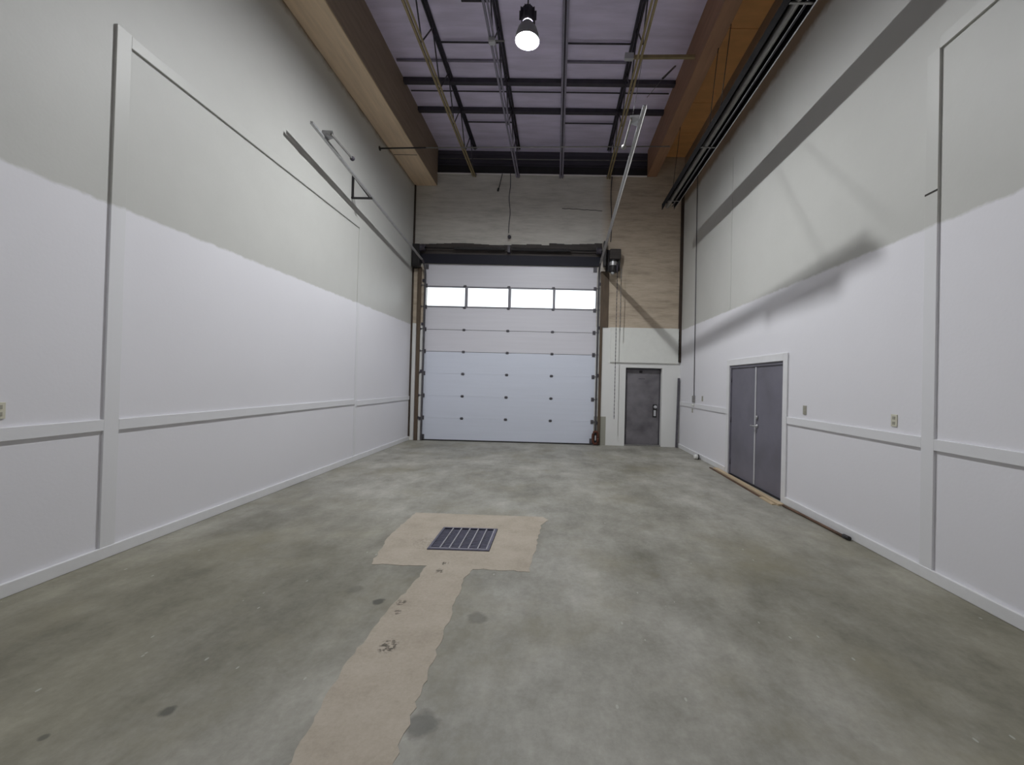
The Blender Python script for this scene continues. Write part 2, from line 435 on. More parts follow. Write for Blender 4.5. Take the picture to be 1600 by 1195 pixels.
bm = bmesh.new(); slab(bm, 'x', XL, XL - 0.3, (YR - 0.3, YB + 0.3), (0, ZC), [])
wall_left = tag(mk('wall_left', bm, M_WALL_L), 'tall white painted left wall, off white above head height', 'wall', None, 'structure')
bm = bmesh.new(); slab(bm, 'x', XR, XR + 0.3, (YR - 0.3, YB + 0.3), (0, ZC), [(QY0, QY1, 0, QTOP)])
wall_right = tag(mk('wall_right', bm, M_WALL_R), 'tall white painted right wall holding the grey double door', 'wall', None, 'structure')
bm = bmesh.new(); slab(bm, 'y', YB, YB + 0.3, (XL, XR), (0, 7.38), [(DX0, DX1, 0, DTOP), (PX0, PX1, 0, PTOP)])
wall_back = tag(mk('wall_back', bm, M_BACK), 'streaked grey and tan concrete end wall around the overhead door', 'wall', None, 'structure')
bm = bmesh.new(); bx(bm, 2.6, XR, YB, YB + 0.3, 7.38, 7.95); mk('upper_infill', bm, M_BACK, wall_back)
bm = bmesh.new()
for i in range(13):
    z = 7.382 + i * 0.06
    bx(bm, XL, 2.6, YB + 0.12 + (0.02 if i % 2 else 0), YB + 0.3, z, z + 0.058)
o = mk('siding', bm, M_UPPER, wall_back); o['kind'] = 'stuff'; o['label'] = 'dark ribbed metal siding above the ledge'
piece('ledger_beam', M_BLACK, wall_back, (-3.43, 2.36, YB + 0.02, YB + 0.14, 7.40, 7.62), label='black steel ledger beam')
piece('ledge_angle', M_FLASH, wall_back, (-3.43, 2.35, YB - 0.03, YB + 0.14, 7.365, 7.395), label='pale ledge angle')
bm = bmesh.new(); slab(bm, 'y', YR, YR - 0.3, (XL, XR), (0, ZC), [])
wall_rear = tag(mk('wall_rear', bm, M_WALL_L), 'plain white painted wall behind the viewpoint', 'wall', None, 'structure')
bm = bmesh.new(); slab(bm, 'z', ZC, ZC + 0.2, (XL - 0.3, XR + 0.3), (YR - 0.3, YB + 0.5), [])
ceiling = tag(mk('ceiling', bm, M_DECK), 'purple grey insulated roof deck above the steel joists', 'ceiling', None, 'structure')
ground = struct_box('ground', simple('grey_asphalt', srgb(120, 120, 118), 0.9), 'grey asphalt yard outside the building', 'ground',
    (-30, 30, YB + 0.6, YB + 40, -0.3, -0.02))
# bare plywood sheet and joint lines on the end wall
piece('panel', simple('white_painted_sheet', srgb(222, 223, 218), 0.6, var=0.03), wall_back, (1.46, 3.33, YB - 0.05, YB, 2.27, 3.22), bevel=0.004,
      label='white painted sheet fixed above the grey door')
bm = bmesh.new()
cpts = [(0.05 + 0.1 * i, YB - 0.004, 6.47 + random.uniform(-.012, .012) - .004 * i) for i in range(12)]
pathtube(bm, cpts, 0.008, 5); mk('crack', bm, M_CRACK, wall_back)
# dark strips in the two far corners
struct_box('trim_1', M_CORNER, 'dark brown strip down the far right corner above the white paint', 'trim', (XR - 0.075, XR, YB - 0.05, YB, 2.3, 7.3))
struct_box('trim_2', M_CORNER, 'dark brown strip down the far left corner beside the door', 'trim', (XL, XL + 0.035, YB - 0.05, YB, 0.1, 7.05))

# beams and soffits along the side walls
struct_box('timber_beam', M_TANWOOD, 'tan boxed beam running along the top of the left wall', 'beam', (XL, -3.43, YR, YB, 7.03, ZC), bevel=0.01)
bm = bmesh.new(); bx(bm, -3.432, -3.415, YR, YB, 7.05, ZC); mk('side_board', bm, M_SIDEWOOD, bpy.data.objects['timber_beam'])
bm = bmesh.new(); bx(bm, XL + .02, -3.45, 9.95, 9.962, 7.024, 7.031); mk('board_joint', bm, M_CRACK, bpy.data.objects['timber_beam'])
struct_box('glued_beam', M_REDWOOD, 'reddish brown beam hanging under the right edge of the roof', 'beam', (2.36, 2.62, YR, YB, 7.38, ZC), bevel=0.01)
sof = thing('soffit', (3.0, 2.0, 7.92), 'orange brown boarded soffit between right wall and reddish beam', 'soffit', None, 'structure')
ys = [YR, -2.45, 0.0, 2.45, 4.9, 7.35, 9.3, 10.42, 10.86, YB]
for a, b_ in zip(ys, ys[1:]):
    piece('board', M_ORANGE, sof, (2.62, XR, a + 0.006, b_ - 0.006, 7.93, 7.96))

# ------------------------------------------------------------------ wall trim
T = 0.022
def tr(n, label, *boxes, mat=None):
    return struct_box('trim_%d' % n, mat or M_TRIMH, label, 'trim', *boxes, bevel=0.003)
LY0, LY1 = 3.68, 3.81
tr(3, 'tall vertical white trim board nearest on the left wall', (XL, XL + T, LY0, LY1, 0.1, 4.80))
tr(4, 'long level trim board high on left wall above the large white panel', (XL, XL + T, LY1, 8.36, 4.68, 4.79))
tr(5, 'thin vertical trim strip far along the left wall', (XL, XL + 0.014, 8.36, 8.44, 0.1, 4.70))
tr(6, 'near white chair rail at the left edge of the photo', (XL, XL + T, YR, LY0, 1.15, 1.25))
tr(7, 'long white chair rail across the large left wall panel', (XL, XL + T, LY1, 8.36, 1.145, 1.245))
tr(8, 'short far white chair rail at the end of the left wall', (XL, XL + T, 8.44, YB - .06, 1.11, 1.21))
RY0, RY1 = 3.80, 3.93
tr(9, 'tall vertical white trim board nearest on the right wall', (XR - T, XR, RY0, RY1, 0.1, 4.77))
bm = bmesh.new(); bx(bm, XR - T - .002, XR - T + .004, RY0 + .002, RY1, 3.475, 3.492); mk('board_joint', bm, M_CRACK, bpy.data.objects['trim_9'])
tr(10, 'level trim board high at the right edge above the near panel', (XR - T, XR, YR, RY0, 4.75, 4.86))
tr(11, 'near white chair rail at the right edge of the photo', (XR - T, XR, YR, RY0, 1.16, 1.26))
tr(12, 'white chair rail between the double door and the nearest right trim board', (XR - T, XR, RY1, QY0 - .12, 1.165, 1.265))
tr(13, 'short far white chair rail between double door and far right corner', (XR - T, XR, QY1 + .12, YB - .08, 1.15, 1.25))
tr(14, 'faint thin vertical joint strip on upper right wall beyond the double door', (XR - 0.008, XR, 8.30, 8.36, 3.2, 6.2))
struct_box('baseboard_left', M_TRIM, 'white baseboard along the foot of the left wall', 'baseboard', (XL, XL + .03, YR, YB, 0, 0.105), bevel=0.006)
struct_box('baseboard_right', M_TRIM, 'white baseboard along the foot of the right wall', 'baseboard',
           (XR - .03, XR, YR, QY0 - .12, 0, 0.105), (XR - .03, XR, QY1 + .12, YB, 0, 0.105), bevel=0.006)

# concrete patch (child of the floor) with a ragged outline
out = [(-1.72, 5.28), (-0.12, 5.26), (-0.04, 5.16), (-0.13, 4.95), (-0.19, 3.74), (-0.70, 3.76), (-0.735, 3.56), (-0.70, 2.72), (-0.67, 1.84), (-0.65, 0.5),
       (-1.06, 0.5), (-1.11, 1.82), (-1.19, 2.45), (-1.18, 2.99), (-1.13, 3.4), (-1.12, 3.79), (-1.63, 3.79), (-1.74, 4.52)]
bm = bmesh.new(); loop = []
for i, (x, y) in enumerate(out):
    x2, y2 = out[(i + 1) % len(out)]; n = max(1, int(math.hypot(x2 - x, y2 - y) / 0.05))
    for k in range(n):
        t = k / n; j = 0.012 if i else 0.004
        loop.append(bm.verts.new((x + (x2 - x) * t + random.uniform(-j, j), y + (y2 - y) * t + random.uniform(-j, j), 0.003)))
e1 = [bm.edges.new((a, b_)) for a, b_ in zip(loop, loop[1:] + loop[:1])]
hl = [bm.verts.new((x, y, 0.003)) for x, y in ((GX0, GY0), (GX1, GY0), (GX1, GY1), (GX0, GY1))]
e2 = [bm.edges.new((a, b_)) for a, b_ in zip(hl, hl[1:] + hl[:1])]
bmesh.ops.triangle_fill(bm, edges=e1 + e2, use_beauty=True)
ex = bmesh.ops.extrude_face_region(bm, geom=bm.faces[:])
bmesh.ops.translate(bm, verts=[g for g in ex['geom'] if isinstance(g, bmesh.types.BMVert)], vec=(0, 0, -0.008))
o = mk('concrete_patch', bm, M_PATCH, floor); o['label'] = 'tan newer concrete poured around the drain and its trench'
bm = bmesh.new()
bx(bm, GX0 - .02, GX0, GY0 - .02, GY1 + .02, -0.24, -0.001); bx(bm, GX1, GX1 + .02, GY0 - .02, GY1 + .02, -0.24, -0.001)
bx(bm, GX0, GX1, GY0 - .02, GY0, -0.24, -0.001); bx(bm, GX0, GX1, GY1, GY1 + .02, -0.24, -0.001); bx(bm, GX0, GX1, GY0, GY1, -0.25, -0.235)
mk('drain_pit', bm, M_PIT, floor)

# ------------------------------------------------------------------ overhead sectional door
door = thing('door_1', ((DX0 + DX1) / 2, YB, 0), 'wide white sectional overhead door with a row of four windows', 'door', None, 'structure')
seams = [0.03, 0.625, 1.235, 1.85, 2.455, 3.06, 3.675, 4.265, 4.87]
Y0, Y1 = YB + 0.012, YB + 0.062
for i in range(8):
    z0, z1 = seams[i] + (0.005 if i in (4, 5) else 0.0005), seams[i + 1] - (0.005 if i in (3, 4) else 0.0005)
    if i == 6: continue
    lo = i < 4
    bm = bmesh.new(); bx(bm, DX0 + .001, DX1 - .001, Y0, Y1, z0, z1, bevel=0.004)
    for k in range(1, 4):                       # pressed ribs
        zr = z0 + (z1 - z0) * k / 4
        bx(bm, DX0 + .03, DX1 - .03, Y0 - 0.0015, Y0 + 0.002, zr - .012, zr + .012)
    if i: bx(bm, DX0 + .01, DX1 - .01, Y0 + .022, Y1 - .004, z0 - .012, z0 + .004)
    o = mk('door_section', bm, M_PANEL_LO if lo else M_PANEL_HI, door)
    if not lo: o['label'] = 'greyer upper door section'
wx = [-3.66, -2.57, -2.495, -1.375, -1.295, -0.145, -0.075, 1.03]
z0, z1 = 3.6755, 4.2645
wf = bmesh.new()
slab(wf, 'y', Y0 - .006, Y1, (DX0 + .001, DX1 - .001), (z0, z1), [(wx[2 * k], wx[2 * k + 1], z0 + .04, z1 - .035) for k in range(4)])
ws = mk('window_section', wf, M_WINFRAME, door); ws['label'] = 'grey framed window section of the door'
for k in range(4):
    piece('pane', M_GLASS, ws, (wx[2 * k] - .005, wx[2 * k + 1] + .005, Y0 + .02, Y0 + .026, z0 + .035, z1 - .03))
for z in (2.455, 3.06):
    piece('seam_gasket', M_BLACK, door, (DX0 + .012, DX1 - .012, Y0 + .008, Y0 + .021, z - .008, z + .008))
hx = [-2.57, -1.36, -0.13]
for j, z in enumerate(seams[1:-1]):
    for k, x in enumerate(hx):
        if j in (5, 6): z_ = z
        bm = bmesh.new()
        bx(bm, x - .035, x + .035, Y0 - .012, Y0 - .001, z - .034, z + .034, bevel=0.004)
        tube(bm, (x - .045, Y0 - .014, z), (x + .045, Y0 - .014, z), 0.012, 8)
        h_ = mk('hinge', bm, M_HINGE, door)
    for x, sgn in ((DX0 + .05, -1), (DX1 - .05, 1)):
        bm = bmesh.new()
        bx(bm, x - .04, x + .04, Y0 - .016, Y0 - .001, z - .055, z + .055, bevel=0.005)
        tube(bm, (x, Y0 - .03, z + .01), (x + sgn * .12, Y0 - .03, z + .01), 0.008, 8)
        tube(bm, (x + sgn * .10, Y0 - .03, z + .01), (x + sgn * .125, Y0 - .03, z + .01), 0.026, 12)
        mk('roller_hinge', bm, M_HINGE, door)
for x, sgn in ((DX0 + .06, -1), (DX1 - .06, 1)):
    piece('corner_bracket', M_HINGE, door, (x - .05, x + .05, Y0 - .02, Y0 - .001, 0.04, 0.17), bevel=0.006)
    piece('corner_bracket', M_HINGE, door, (x - .05, x + .05, Y0 - .02, Y0 - .001, 4.72, 4.86), bevel=0.006)
piece('bottom_seal', M_BLACK, door, (DX0 + .01, DX1 - .01, Y0 - .006, Y1, 0.001, 0.034), bevel=0.006, label='black rubber bottom seal')

# posts beside the door
struct_box('door_post', M_BROWN, 'brown post between left wall and the overhead door track', 'post', (-3.87, -3.775, YB - .05, YB, 0, 4.76), bevel=0.004)
struct_box('door_post', M_BROWN, 'brown post right of the overhead door below the opener', 'post', (1.16, 1.23, YB - .05, YB, 0, 3.22), (1.16, 1.385, YB - .03, YB, 3.22, 4.75), bevel=0.004)

# header above the door
hd = thing('door_header', (-1.32, YB, 4.88), 'sooty steel lintel and navy shade strip above the overhead door', 'lintel', None, 'structure')
bm = bmesh.new(); bx(bm, -3.80, 1.17, YB - .05, YB, 5.13, 5.40)
for i in range(24):                       # uneven grout crust along the top edge
    x = -3.8 + 4.97 * i / 24
    bx(bm, x, x + 4.97 / 24, YB - .035, YB, 5.40, 5.405 + 0.05 * abs(math.sin(i * 0.33)) * (0.6 + 0.4 * random.random()) + (0.06 if i > 16 else 0))
mk('lintel', bm, M_LINTEL, hd)
piece('shade_strip', M_NAVY, hd, (-3.79, 1.12, YB - .06, YB, 4.875, 5.13), bevel=0.005, label='navy black strip painting the shade right above the door')  # dark strip paints the shaded gap between door and lintel

# torsion shaft
ts = thing('torsion_shaft', (-1.36, YB - .16, 5.26), 'dark torsion spring shaft across the top of the overhead door', 'shaft')
bm = bmesh.new(); tube(bm, (-3.95, YB - .16, 5.26), (1.34, YB - .16, 5.26), 0.016, 12); mk('shaft', bm, M_BLACK, ts)
for a, b_ in ((-2.86, -1.45), (-1.28, 0.32)):
    bm = bmesh.new()
    n = int((b_ - a) / 0.028); prof = []
    for i in range(n):
        prof += [(0.036, a + 0.028 * i), (0.046, a + 0.028 * i + 0.008), (0.046, a + 0.028 * i + 0.018), (0.036, a + 0.028 * i + 0.026)]
    lathe(bm, prof, (0, YB - .16, 5.26), 14, 'x', True); sp = mk('spring', bm, M_BLACK, ts)
for x in (-3.72, 1.08):
    bm = bmesh.new(); lathe(bm, [(0.03, -.07), (0.1, -.07), (0.09, -.05), (0.08, .04), (0.1, .06), (0.03, .06)], (x, YB - .16, 5.26), 20, 'x', True); mk('cable_drum', bm, M_STEEL_DK, ts)
piece('center_bracket', M_STEEL_DK, ts, (-1.40, -1.33, YB - .2, YB - .05, 5.17, 5.36), bevel=0.004)
piece('end_plate', M_BLACK, ts, (-3.99, -3.80, YB - .20, YB - .002, 4.73, 5.36), bevel=0.006)
piece('end_plate', M_BLACK, ts, (1.20, 1.27, YB - .22, YB - .055, 4.85, 5.52), bevel=0.006)

# curved door tracks
def track(x, sgn, ytip, name_label, zt):
    t = thing('door_track', (x, YB - .06, 0), name_label, 'door track', 'curved tracks of the overhead door')
    yb = YB - 0.045; pts = [(x, yb, 0.02), (x, yb, 2.0), (x, yb, 4.5)]
    R_ = 0.38; zc = 4.5
    slope = 0.09
    a_end = math.pi / 2 - math.atan(slope)
    for k in range(1, 9):
        a = a_end * k / 8
        pts.append((x, yb - R_ + R_ * math.cos(a), zc + R_ * math.sin(a)))
    y0, z0 = pts[-1][1], pts[-1][2]
    L = y0 - ytip
    pts_v = pts[:]
    hor = [(x, y0 - L * k / 6, z0 + (zt - z0) * k / 6) for k in range(0, 7)]
    w, h, g = 0.03, 0.022, 0.005
    s = sgn
    prof = [(-w / 2, -h), (-w / 2 + g, -h), (-w / 2 + g, h - g), (w / 2 - g, h - g), (w / 2 - g, -h), (w / 2, -h), (w / 2, h), (-w / 2, h)]
    bm = bmesh.new(); sweep(bm, pts_v, [(b2, a2) for a2, b2 in prof], (1, 0, 0)); vt = mk('vertical_track', bm, M_TRACK, t)
    bm = bmesh.new(); sweep(bm, hor, [(b2, a2) for a2, b2 in prof], (1, 0, 0)); mk('horizontal_track', bm, M_GALV, t)
    # angle iron stiffener behind the horizontal track
    bm = bmesh.new(); xa = x + sgn * .042
    bar(bm, (xa, y0, z0 + .03), (xa, ytip + .05, zt + .03), 0.006, 0.05, (1, 0, 0)); mk('stiffener_angle', bm, M_GALV_DULL, t)
    for z in (0.6, 1.9, 3.2, 4.4):
        piece('track_bracket', M_STEEL_DK, t, (min(x, x + sgn * .09), max(x, x + sgn * .09), yb + .02, yb + .04, z - .04, z + .04))
    # spring bumper on the inner side of the far end
    def on(y): return z0 + (zt - z0) * (y0 - y) / L
    ya = ytip + 0.32; xi = x - sgn * 0.12
    bm = bmesh.new()
    q = [(x, ya - .06, on(ya) + .02), (x - sgn * .02, ya - .08, on(ya) + .06), (xi - sgn * .03, ya - .02, on(ya) + .09), (xi, ya + .1, on(ya) + .05), (x, ya + .12, on(ya) + .02)]
    top = [bm.verts.new((a, b2, c + .004)) for a, b2, c in q]; bot = [bm.verts.new((a, b2, c - .004)) for a, b2, c in q]
    bm.faces.new(top); bm.faces.new(list(reversed(bot)))
    for k in range(5): bm.faces.new((top[k], top[(k + 1) % 5], bot[(k + 1) % 5], bot[k]))
    mk('bumper_plate', bm, M_GALV, t)
    bm = bmesh.new(); bar(bm, (xi, ya, on(ya) + .05), (xi, ya + .66, on(ya) + .03), 0.022, 0.03, (1, 0, 0)); mk('bumper_bar', bm, M_GALV_DULL, t)
    bm = bmesh.new(); ball(bm, (xi, ya + .67, on(ya) + .03), 0.04, 12, 8); mk('bumper_knob', bm, M_GALV_DULL if sgn > 0 else M_STEEL_DK, t)
    return t, on
tl, onl = track(-3.66, -1, 6.05, 'left galvanised overhead door track beside the left wall', 5.385)
trk, onr = track(1.10, 1, 5.66, 'right galvanised overhead door track in mid air near the lamp', 5.43)

# wall bracket carrying the left track
br = thing('wall_bracket', (XL, 8.03, 5.2), 'dark triangular steel bracket holding the left door track to the wall', 'bracket')
zb = onl(8.03) - 0.035
bm = bmesh.new(); bar(bm, (XL + .02, 8.03, zb - .02), (XL + .02, 8.03, zb + .42), 0.04, 0.03, (0, 1, 0)); mk('wall_leg', bm, M_BLACK, br)
bm = bmesh.new(); bar(bm, (XL, 8.03, zb - .015), (-3.63, 8.03, zb - .015), 0.04, 0.028, (0, 1, 0)); mk('arm', bm, M_BLACK, br)
bm = bmesh.new(); bar(bm, (XL + .035, 8.03, zb + .39), (-3.69, 8.03, zb + .005), 0.03, 0.018, (0, 1, 0)); mk('diagonal_brace', bm, M_BLACK, br)

# ------------------------------------------------------------------ door opener
op = thing('door_opener', (1.46, YB, 4.62), 'dark motor opener mounted right of the overhead door top', 'motor')
piece('mounting_plate', M_BLACK, op, (1.28, 1.62, YB - .03, YB, 4.72, 5.34), bevel=0.006)
piece('gear_box', M_LINTEL, op, (1.36, 1.66, YB - .28, YB - .03, 5.02, 5.30), bevel=0.025)
bm = bmesh.new(); lathe(bm, [(0.02, 5.03), (0.1, 5.03), (0.11, 5.0), (0.11, 4.74), (0.09, 4.69), (0.05, 4.66), (0.02, 4.655)], (1.47, YB - .17, 0), 20, 'z', True); mk('motor_can', bm, M_BLACK, op)
bm = bmesh.new(); lathe(bm, [(0.113, 4.96), (0.113, 4.86)], (1.47, YB - .17, 0), 20, 'z', False); o = mk('motor_band', bm, M_GALV, op); o['label'] = 'shiny band on the motor'
bm = bmesh.new(); ball(bm, (1.45, YB - .2, 4.66), 0.05, 14, 10, 0.8); o = mk('motor_cap', bm, M_PALE, op); o['label'] = 'pale round motor cap'
piece('side_arm', M_BLACK, op, (1.60, 1.65, YB - .2, YB - .03, 4.75, 5.06), bevel=0.006)
bm = bmesh.new(); lathe(bm, [(0.02, -.02), (0.10, -.02), (0.11, 0), (0.10, .02), (0.02, .02)], (1.56, YB - .24, 4.8), 20, 'x', True); cw = mk('chain_wheel', bm, M_STEEL_DK, op)

ch = thing('hand_chain', (1.55, YB - .2, 0.75), 'thin dark hand chain hanging from the door opener', 'chain')
bm = bmesh.new()
x0 = 1.56
zs = 4.75; pts = []
i = 0
while zs > 0.78:
    u = (0.005, 0) if i % 2 == 0 else (0.001, 0.006)
    bx(bm, x0 - .004 - u[0], x0 + .004 + u[0], YB - .355 - .004 - u[1], YB - .355 + .004 + u[1], zs - 0.055, zs)
    zs -= 0.05; i += 1
mk('strand', bm, M_STEEL_DK, ch)
bm = bmesh.new(); zs = 4.75; i = 0
while zs > 3.1:
    u = (0.006, 0) if i % 2 == 0 else (0, 0.006)
    bx(bm, x0 + .10 - .003 - u[0], x0 + .10 + .003 + u[0], YB - .355 - .003 - u[1], YB - .355 + .003 + u[1], zs - 0.055, zs)
    zs -= 0.05; i += 1
mk('strand', bm, M_GALV_DULL, ch)

# rusty loop at the foot of the right track
rg = thing('rusty_guard', (1.10, YB - .12, 0), 'rusty oval steel guard at the foot of the right door track', 'guard')
bm = bmesh.new(); pts = []
for k in range(29):
    a = 2 * math.pi * k / 28; cx_, sz_ = math.cos(a), math.sin(a)
    pts.append((1.10 + 0.07 * (abs(cx_) ** .7) * (1 if cx_ > 0 else -1), YB - .13, 0.21 + 0.165 * (abs(sz_) ** .8) * (1 if sz_ > 0 else -1)))
pathtube(bm, pts, 0.032, 8); mk('loop', bm, M_RUST, rg)
piece('inner_plate', M_BLACK, rg, (1.05, 1.15, YB - .115, YB - .10, 0.1, 0.32), bevel=0.004)
piece('bright_pin', M_PALE, rg, (1.085, 1.118, YB - .14, YB - .115, 0.14, 0.27), bevel=0.006, label='pale pin inside the rusty loop')

# ------------------------------------------------------------------ personnel door
pd = thing('door_2', ((PX0 + PX1) / 2, YB, 0), 'scuffed dark grey steel door in the end wall beside overhead door', 'door', None, 'structure')
DYF = YB + 0.16
piece('door_frame', M_FRAME_DK, pd, (PX0, PX0 + .045, DYF - .02, YB + .3, 0, PTOP), (PX1 - .03, PX1, DYF - .01, YB + .3, 0, PTOP), (PX0 + .045, PX1 - .03, DYF - .02, YB + .3, PTOP - .05, PTOP), bevel=0.004)
leaf = piece('door_leaf', M_SDOOR, pd, (PX0 + .048, PX1 - .033, DYF, DYF + .045, 0.0285, PTOP - .0505), bevel=0.003)
piece('threshold', M_GALV_DULL, pd, (PX0, PX1, YB + .02, YB + .3, 0, 0.028), bevel=0.004, label='pale metal threshold')
piece('lock_plate', M_BLACK, leaf, (2.69, 2.80, DYF - .012, DYF, 0.78, 1.14), bevel=0.004)
bm = bmesh.new(); lathe(bm, [(0.012, 0), (0.03, -.012), (0.045, -.035), (0.04, -.06), (0.01, -.068)], (2.75, DYF - .01, 1.07), 16, 'y', True); mk('door_knob', bm, M_PALE, leaf)
piece('latch_guard', M_PALE, leaf, (2.715, 2.775, DYF - .03, DYF - .012, 0.82, 0.98), bevel=0.005)
piece('closer_block', M_BLACK, leaf, (2.30, 2.38, DYF - .03, DYF, 2.00, 2.065), bevel=0.004)
piece('label_holder', M_FRAME_DK, leaf, (2.28, 2.46, DYF - .006, DYF, 1.83, 1.845))
for z in (0.25, 1.05, 1.85):
    bm = bmesh.new(); tube(bm, (PX0 + .048, DYF - .008, z - .05), (PX0 + .048, DYF - .008, z + .05), 0.009, 8); mk('hinge', bm, M_FRAME_DK, pd)

# ------------------------------------------------------------------ double door in right wall
dd = thing('door_3', (XR, (QY0 + QY1) / 2, 0), 'grey steel double door in white casing on the right wall', 'door', None, 'structure')
C0 = 0.115
piece('casing', M_TRIM, dd, (XR - .025, XR, QY0 - C0, QY0 + .003, 0, QTOP + C0), bevel=0.004)
piece('casing', M_TRIM, dd, (XR - .025, XR, QY1 - .003, QY1 + C0, 0, QTOP + C0), bevel=0.004)
piece('casing', M_TRIM, dd, (XR - .025, XR, QY0 + .003, QY1 - .003, QTOP, QTOP + C0), bevel=0.004)
piece('door_frame', M_DDOOR, dd, (XR + .0, XR + .2, QY0 + .003, QY0 + .035, 0, QTOP), (XR, XR + .2, QY1 - .035, QY1 - .003, 0, QTOP), (XR, XR + .2, QY0 + .035, QY1 - .035, QTOP - .05, QTOP), bevel=0.003)
SEAM = 7.215
near = piece('door_leaf', M_DDOOR, dd, (XR + .02, XR + .065, QY0 + .037, SEAM - .002, 0.02, QTOP - .053), bevel=0.003)
far = piece('door_leaf', M_DDOOR, dd, (XR + .02, XR + .065, SEAM + .002, QY1 - .037, 0.02, QTOP - .053), bevel=0.003)
piece('astragal', M_PALE, near, (XR + .008, XR + .02, SEAM - .02, SEAM + .025, 0.04, QTOP - .06), bevel=0.002, label='pale strip over the meeting edge')
bm = bmesh.new(); lathe(bm, [(0.032, 0), (0.032, -.02), (0.02, -.026)], (XR + .018, SEAM - .065, 1.175), 16, 'x', True); mk('deadbolt', bm, M_GALV, near)
bm = bmesh.new(); lathe(bm, [(0.033, 0), (0.033, -.014), (0.014, -.018), (0.012, -.06)], (XR + .018, SEAM - .065, 1.03), 16, 'x', True)
pathtube(bm, [(XR - .042, SEAM - .075, 1.03), (XR - .046, SEAM - .02, 1.03), (XR - .042, SEAM + .05, 1.026)], 0.012, 8); mk('lever_handle', bm, M_GALV, near)
for lf, y in ((near, QY0 + .036), (far, QY1 - .036)):
    for z in (0.25, 1.05, 1.82):
        bm = bmesh.new(); tube(bm, (XR + .012, y, z - .055), (XR + .012, y, z + .055), 0.010, 8); mk('hinge', bm, M_FRAME_DK, lf)
piece('threshold', M_BLACK, dd, (XR + .0, XR + .25, QY0 + .003, QY1 - .003, 0, 0.016))

# ------------------------------------------------------------------ steel joists
JX = [(-2.39, True), (-1.19, False), (0.01, False), (1.30, True)]
JL = ['first steel joist from the left, ochre lower chord', 'second steel joist from left, just left of the lamp', 'third steel joist from left, just right of the lamp', 'fourth steel joist from left, ochre lower chord beside the reddish beam']
for (x, ochre), lab in zip(JX, JL):
    j = thing('steel_joist', (x, YB, 7.32), lab, 'joist', 'open web roof joists')
    bm = bmesh.new()
    for s in (-1, 1):
        xx = x + s * 0.032
        bx(bm, xx - .018, xx + .018, YR, YB - .002, 7.295, 7.302); bx(bm, min(xx - s * .018, xx - s * .012), max(xx - s * .018, xx - s * .012), YR, YB - .002, 7.302, 7.34)
    o = mk('bottom_chord', bm, M_OCHRE if ochre else M_STEEL_PURP, j)
    if ochre: o['label'] = 'ochre double angle lower chord'
    bm = bmesh.new()
    for s in (-1, 1):
        xx = x + s * 0.032
        bx(bm, xx - .022, xx + .022, YR, YB - .002, 8.078, 8.086); bx(bm, min(xx - s * .02, xx - s * .012), max(xx - s * .02, xx - s * .012), YR, YB - .002, 8.03, 8.078)
    mk('top_chord', bm, M_STEEL_DK, j)
    piece('bearing_seat', M_STEEL_PURP, j, (x - .06, x + .06, YB - .1, YB - .002, 7.34, 7.36))
    y = YB - .1; k = 0; step = 0.56; zz = (7.33, 8.05); up = 0
    while y > 1.5:
        bm = bmesh.new(); tube(bm, (x, y, zz[up]), (x, y - step, zz[1 - up]), 0.013, 6); mk('web', bm, M_STEEL_DK, j)
        y -= step; up = 1 - up

jb = thing('junction_box', (-1.19, 6.85, 7.36), 'small pale electrical box on second joist near the top of photo', 'box')
piece('box_body', M_PALE, jb, (-1.245, -1.135, 6.80, 6.90, 7.225, 7.292), bevel=0.008)
piece('box_cover', M_PALE, jb, (-1.235, -1.145, 6.81, 6.89, 7.216, 7.224), bevel=0.002)
bm = bmesh.new(); tube(bm, (-1.135, 6.85, 7.26), (-0.98, 6.85, 7.26), 0.012, 8); mk('pipe_stub', bm, M_GALV_DULL, jb)

# bridging bars between joists
def spans(y, z, r, name, label_head, square, xs, mat, cat, group):
    for n, (a, b_) in enumerate(xs):
        bm = bmesh.new()
        if square: bx(bm, a, b_, y - r, y + r, z - r * .8, z + r * .8)
        else: tube(bm, (a, y, z), (b_, y, z), r, 8)
        tag(mk(name, bm, mat, None, ((a + b_) / 2, y, z)), label_head[n] if isinstance(label_head, list) else label_head, cat, group)
spans(8.90, 8.05, 0.055, 'roof_purlin', 'broad dark cross bar under roof deck, nearer of the two', True, [(-3.41, 2.36)], M_STEEL_DK, 'cross bar', 'broad dark bars under the roof')
spans(9.85, 8.05, 0.055, 'roof_purlin', 'broad dark cross bar under roof deck, farther of the two', True, [(-3.41, 2.36)], M_STEEL_DK, 'cross bar', 'broad dark bars under the roof')
J = [q[0] for q in JX]
def gaps(*pairs): return [((J[a] if a >= 0 else -3.41) + .05, (J[b_] if b_ < 4 else 2.36) - .05) for a, b_ in pairs]
GR = 'thin bridging rods between joists'
spans(7.86, 8.05, 0.016, 'bridging_rod', ['thin dark rod nearest the lamp, between first and second joists', 'thin dark rod nearest the lamp, between third and fourth joists'], False, gaps((0, 1), (2, 3)), M_STEEL_DK, 'rod', GR)
spans(9.20, 8.05, 0.014, 'bridging_rod', ['thin rod between left beam and first joist, amid the two broad bars', 'thin rod between first and second joists, amid the two broad bars',
      'thin rod between second and third joists, amid the two broad bars', 'thin rod between third and fourth joists, amid the two broad bars', 'thin rod between fourth joist and reddish beam, amid the two broad bars'],
      False, gaps((-1, 0), (0, 1), (1, 2), (2, 3), (3, 4)), M_STEEL_DK, 'rod', GR)
spans(10.30, 8.05, 0.016, 'bridging_rod', ['thin rod beyond both broad bars, between first and second joists', 'thin rod beyond both broad bars, between third and fourth joists'], False, gaps((0, 1), (2, 3)), M_STEEL_DK, 'rod', GR)
